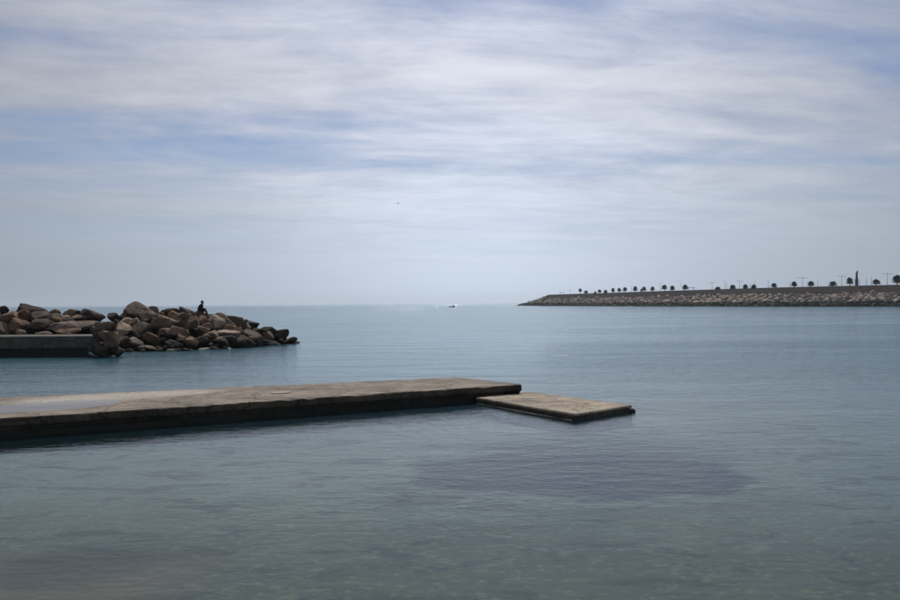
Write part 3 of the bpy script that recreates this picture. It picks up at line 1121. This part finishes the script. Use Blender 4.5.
for i, (px, py, rw, rh) in enumerate(PALMS + [EDGE_PALM]):
    p, t, n_ = path_at(path_from_px(px))
    q = p - n_ * (4.0 + (i * 37 % 5) * 0.8)
    c = at(px, py, Y=q.y)
    k = q.y / F_PX
    lab = (f'round palm on the breakwater, {ORD[i]} counted from its seaward tip' if i < 25 else 'largest round palm on the breakwater, cut by the right edge of the picture')
    root = tag(empty('palm_tree', (c.x, q.y, ZP)), lab, 'palm tree', 'palms along the far breakwater')
    link_mesh('trunk', trunk_mesh('trunk', max(0.8, c.z - ZP), 0.34, 0.26, i), None, root)
    cr = link_mesh('crown', crowns[i % 4], None, root)
    cr.location = (0, 0, c.z - ZP - 0.05 * rh * k)
    cr.scale = (rw * k * 1.16, rw * k * 1.16, rh * k * (1.0 + 0.08 * (i % 3)))
    cr.rotation_euler = (0, 0, i * 1.3)

# tall slim dark tree
px = 856.7
p, t, n_ = path_at(path_from_px(px))
q = p - n_ * 5.0
tz_ = at(px, 271.0, Y=q.y).z
xx = at(px, 280, Y=q.y).x
root = tag(empty('slim_tree', (xx, q.y, ZP)), 'tall slim dark tree standing higher than the palms on the breakwater', 'tree')
link_mesh('trunk', trunk_mesh('trunk', (tz_ - ZP) * 0.9, 0.3, 0.12, 77), None, root)
bm = bmesh.new()
rnd = random.Random(5)
H_ = tz_ - ZP
for k in range(1500):
    f = rnd.random()
    zz = 1.2 + f * (H_ - 1.2)
    prof = 0.95 * (math.sin(min(1, f * 1.25 + 0.22) * math.pi * 0.9) ** 0.6 if f < 0.8 else 0.55 * (1.05 - f) / 0.25 + 0.1)
    a = rnd.uniform(0, 6.28); r_ = prof * math.sqrt(rnd.random())
    c = Vector((r_ * math.cos(a), r_ * math.sin(a), zz))
    if f > 0.88:
        c.x += 0.35
    u = Vector((rnd.gauss(0, 1), rnd.gauss(0, 1), rnd.gauss(0, 1))).normalized() * 0.2
    v = Vector((rnd.gauss(0, .6), rnd.gauss(0, .6), 1)).normalized() * 0.32
    bm.faces.new([bm.verts.new(c + x) for x in (-u, v, u)])
bm_obj('crown', bm, M_FROND, root)

# ------------------------------------------------------------------ lamp posts, masts and small things on the breakwater
M_POST = flat_mat('post_metal', (0.22, 0.23, 0.25), 0.5, 0.2)


def fmt_between(px):
    n = sum(1 for a in PALMS if a[0] < px)
    if n == 0:
        return 'before the first palm from the tip'
    if n >= 25:
        return 'left of the palm at the picture edge'
    return f'between the {ORD[n - 1]} and {ORD[n]} palms from the tip'


def post_base(px, back=7.0):
    p, t, n_ = path_at(path_from_px(px))
    return p - n_ * back


for px, topy, half in ((569.7, 290.0, 2.4), (712, 282.7, 3.2), (739.5, 281.2, 3.6), (802.5, 277.9, 5.0), (841.8, 276.4, 4.2), (887.3, 273.9, 5.2)):
    q = post_base(px)
    c = at(px, topy, Y=q.y)
    k = q.y / F_PX
    root = tag(empty('lamp_post', (c.x, q.y, ZP)), f'thin lamp post with two level arms, {fmt_between(px)}', 'lamp post', 'double-armed lamp posts on the far breakwater')
    H_ = c.z - ZP
    bm = bmesh.new()
    bm_tube(bm, [(0, 0, 0), (0, 0, H_ * 0.5), (0, 0, H_ + 1.0)], [0.16, 0.12, 0.07], 8)
    bm_obj('post', bm, M_POST, root)
    for sg in (-1, 1):
        bm = bmesh.new()
        bm_tube(bm, [(sg * 0.05, 0, H_ - 0.25), (sg * half * k * 0.4, 0, H_), (sg * half * k * 0.75, 0, H_ + 0.08)], [0.09, 0.08, 0.07], 6)
        arm_o = bm_obj('arm', bm, M_POST, root)
        bm = bmesh.new()
        bm_box(bm, (sg * half * k * 0.87, 0, H_ + 0.06), (half * k * 0.35, 0.42, 0.20))
        bmesh.ops.bevel(bm, geom=bm.edges[:], offset=0.05, segments=1, affect='EDGES')
        bm_obj('lamp_head', bm, M_POST, arm_o)
for px, topy in ((631.7, 285.2), (660.2, 281.0), (725.0, 280.6), (726.8, 282.5), (754.7, 281.0), (750.0, 283.0), (768.3, 278.5), (790.0, 281.0), (817.7, 280.2), (859.6, 279.0), (866.4, 276.5), (871.6, 276.2)):
    q = post_base(px, 10.0)
    c = at(px, topy, Y=q.y)
    H_ = c.z - ZP
    mlab = {725.0: 'taller mast of a close pair', 726.8: 'shorter mast of a close pair', 859.6: 'thin mast just right of the slim dark tree',
            866.4: 'second thin mast right of the slim dark tree', 871.6: 'third thin mast right of the slim dark tree',
            750.0: 'shorter thin mast left of the nineteenth palm', 754.7: 'tall thin mast rising behind the nineteenth palm from the tip'}.get(px)
    if mlab is None:
        mlab = 'thin bare mast ' + fmt_between(px)
    elif 'pair' in mlab:
        mlab += ' ' + fmt_between(px)
    root = tag(empty('mast', (c.x, q.y, ZP)), mlab, 'mast', 'bare masts on the far breakwater')
    bm = bmesh.new()
    bm_tube(bm, [(0, 0, 0), (0, 0, H_ * 0.6), (0, 0, H_)], [0.15, 0.11, 0.05], 8)
    bm_obj('pole', bm, M_POST, root)
    bm = bmesh.new()
    bm_tube(bm, [(-0.35, 0, H_ * 0.72), (0.35, 0, H_ * 0.72)], [0.04, 0.04], 6)
    bm_obj('spreader', bm, M_POST, root)
# leaning pole and a flat canopy beside the fifteenth palm
q = post_base(681)
c0 = at(684, 290, Y=q.y); c1 = at(679.6, 281.2, Y=q.y)
bm = bmesh.new()
bm_tube(bm, [(0, 0, 0), (c1.x - c0.x, 0, c1.z - ZP)], [0.16, 0.08], 8)
o = bm_obj('leaning_pole', bm, M_POST)
o.location = (c0.x, q.y, ZP)
tag(o, 'thin pole leaning left beside the fifteenth palm from the tip of the breakwater', 'pole')


def canopy(px, py, wpx, label):
    q_ = post_base(px, 5.0)
    c_ = at(px, py, Y=q_.y)
    k_ = q_.y / F_PX
    root_ = tag(empty('canopy', (c_.x, q_.y, ZP)), label, 'canopy')
    hh = c_.z - ZP
    w2 = wpx * k_ / 2
    b_ = bmesh.new()
    bm_box(b_, (0, 0, hh), (w2 * 2, 2.4, 0.3))
    bm_obj('roof', b_, M_POST, root_)
    for sx in (-1, 1):
        for sy in (-1, 1):
            b_ = bmesh.new()
            bm_tube(b_, [(sx * w2 * 0.8, sy * 0.9, 0), (sx * w2 * 0.8, sy * 0.9, hh - 0.15)], [0.1, 0.1], 6)
            bm_obj('post', b_, M_POST, root_)


canopy(691, 287.6, 7.0, 'low flat canopy just right of the fifteenth palm from the tip')
canopy(561.8, 292.4, 4.6, 'small flat canopy at the seaward end of the breakwater wall')

# ------------------------------------------------------------------ small boat and gull
bp = at(452, 307.2, z=0.0)
boat = tag(empty('motor_boat', (bp.x, bp.y, 0)), 'small dark motor boat far out near the horizon', 'boat')
M_HULL = flat_mat('boat_hull', (0.03, 0.035, 0.045), 0.9)
M_CAB = flat_mat('boat_cabin', (0.04, 0.045, 0.055), 0.9)
vs, fs = [], []
for i in range(9):
    f = i / 8                 # 0 stern (right), 1 bow (left)
    x = 2.3 - 4.8 * f
    hw = 0.85 * (1 - max(0, f - 0.45) ** 2 * 3.2)
    hw = max(hw, 0.03)
    sheer = 0.55 + 0.35 * f * f
    vs += [(x, -hw, sheer), (x, -hw * 0.75, -0.05), (x, 0, -0.25 + 0.3 * max(0, f - 0.7)), (x, hw * 0.75, -0.05), (x, hw, sheer), (x, hw * 0.85, sheer - 0.2), (x, -hw * 0.85, sheer - 0.2)]
for i in range(8):
    for r in range(7):
        fs.append((i * 7 + r, i * 7 + (r + 1) % 7, (i + 1) * 7 + (r + 1) % 7, (i + 1) * 7 + r))
fs += [tuple(range(7)), tuple(56 + r for r in range(7))[::-1]]
obj('hull', vs, fs, M_HULL, boat)
bm = bmesh.new()
vv = bm_box(bm, (1.0, 0, 0.95), (1.5, 1.15, 1.0))
for v in vv:
    if v.co.z > 1:
        v.co.x = 1.0 + (v.co.x - 1.0) * 0.75 + 0.1
bm_obj('cabin', bm, M_CAB, boat)
bm = bmesh.new()
bm_box(bm, (2.45, 0, 0.6), (0.32, 0.35, 0.55)); bm_box(bm, (2.5, 0, 0.1), (0.14, 0.14, 0.7))
bm_obj('outboard_motor', bm, M_HULL, boat)

gp = at(398.2, 203.4, Y=260)
gull = tag(empty('gull', gp, R(35)), 'small dark bird flying high above the sea', 'bird')
M_GULL = flat_mat('gull_feather', (0.10, 0.10, 0.11), 0.8)
bm = bmesh.new()
bm_tube(bm, [(-0.30, 0, 0), (-0.12, 0, 0.0), (0.05, 0, 0), (0.18, 0, 0.02), (0.25, 0, 0.03), (0.33, 0, 0.02)], [0.03, 0.07, 0.08, 0.055, 0.045, 0.008], 8)
bm_obj('body', bm, M_GULL, gull, True)
for sg in (-1, 1):
    v, f = [], []
    st_ = [(0.03, 0.02, 0.16), (0.22, 0.16, 0.15), (0.42, 0.20, 0.12), (0.60, 0.12, 0.02)]
    for y_, z_, ch in st_:
        for xo, th in ((0.5, 0), (0, 0.02), (-0.5, 0), (0, -0.012)):
            v.append((0.06 + xo * ch - y_ * 0.12, sg * y_, z_ + th * ch / 0.16))
    for i in range(3):
        for r in range(4):
            f.append((i * 4 + r, i * 4 + (r + 1) % 4, (i + 1) * 4 + (r + 1) % 4, (i + 1) * 4 + r))
    f += [(0, 1, 2, 3), (12, 13, 14, 15)]
    obj('wing', v, f, M_GULL, gull)
obj('tail', [(-0.28, 0, 0.01), (-0.46, -0.09, 0.0), (-0.46, 0.09, 0.0), (-0.28, 0, -0.01)], [(0, 1, 2), (3, 2, 1), (0, 3, 1), (0, 2, 3)], M_GULL, gull)

# ------------------------------------------------------------------ sea haze
bm = bmesh.new()
bm_box(bm, (0, (FAR - 90) / 2, 16.0), (16600, FAR + 290, 60.0))
m_h, t_h, out_h = new_mat('sea_haze')
pvn = t_h.n('ShaderNodeVolumePrincipled')
pvn.inputs['Color'].default_value = (0.78, 0.90, 1.0, 1)
pvn.inputs['Density'].default_value = 0.00009
pvn.inputs['Anisotropy'].default_value = 0.3
t_h.l(pvn.outputs[0], out_h.inputs['Volume'])
hz_o = bm_obj('haze', bm, m_h)
hz_o['kind'] = 'stuff'
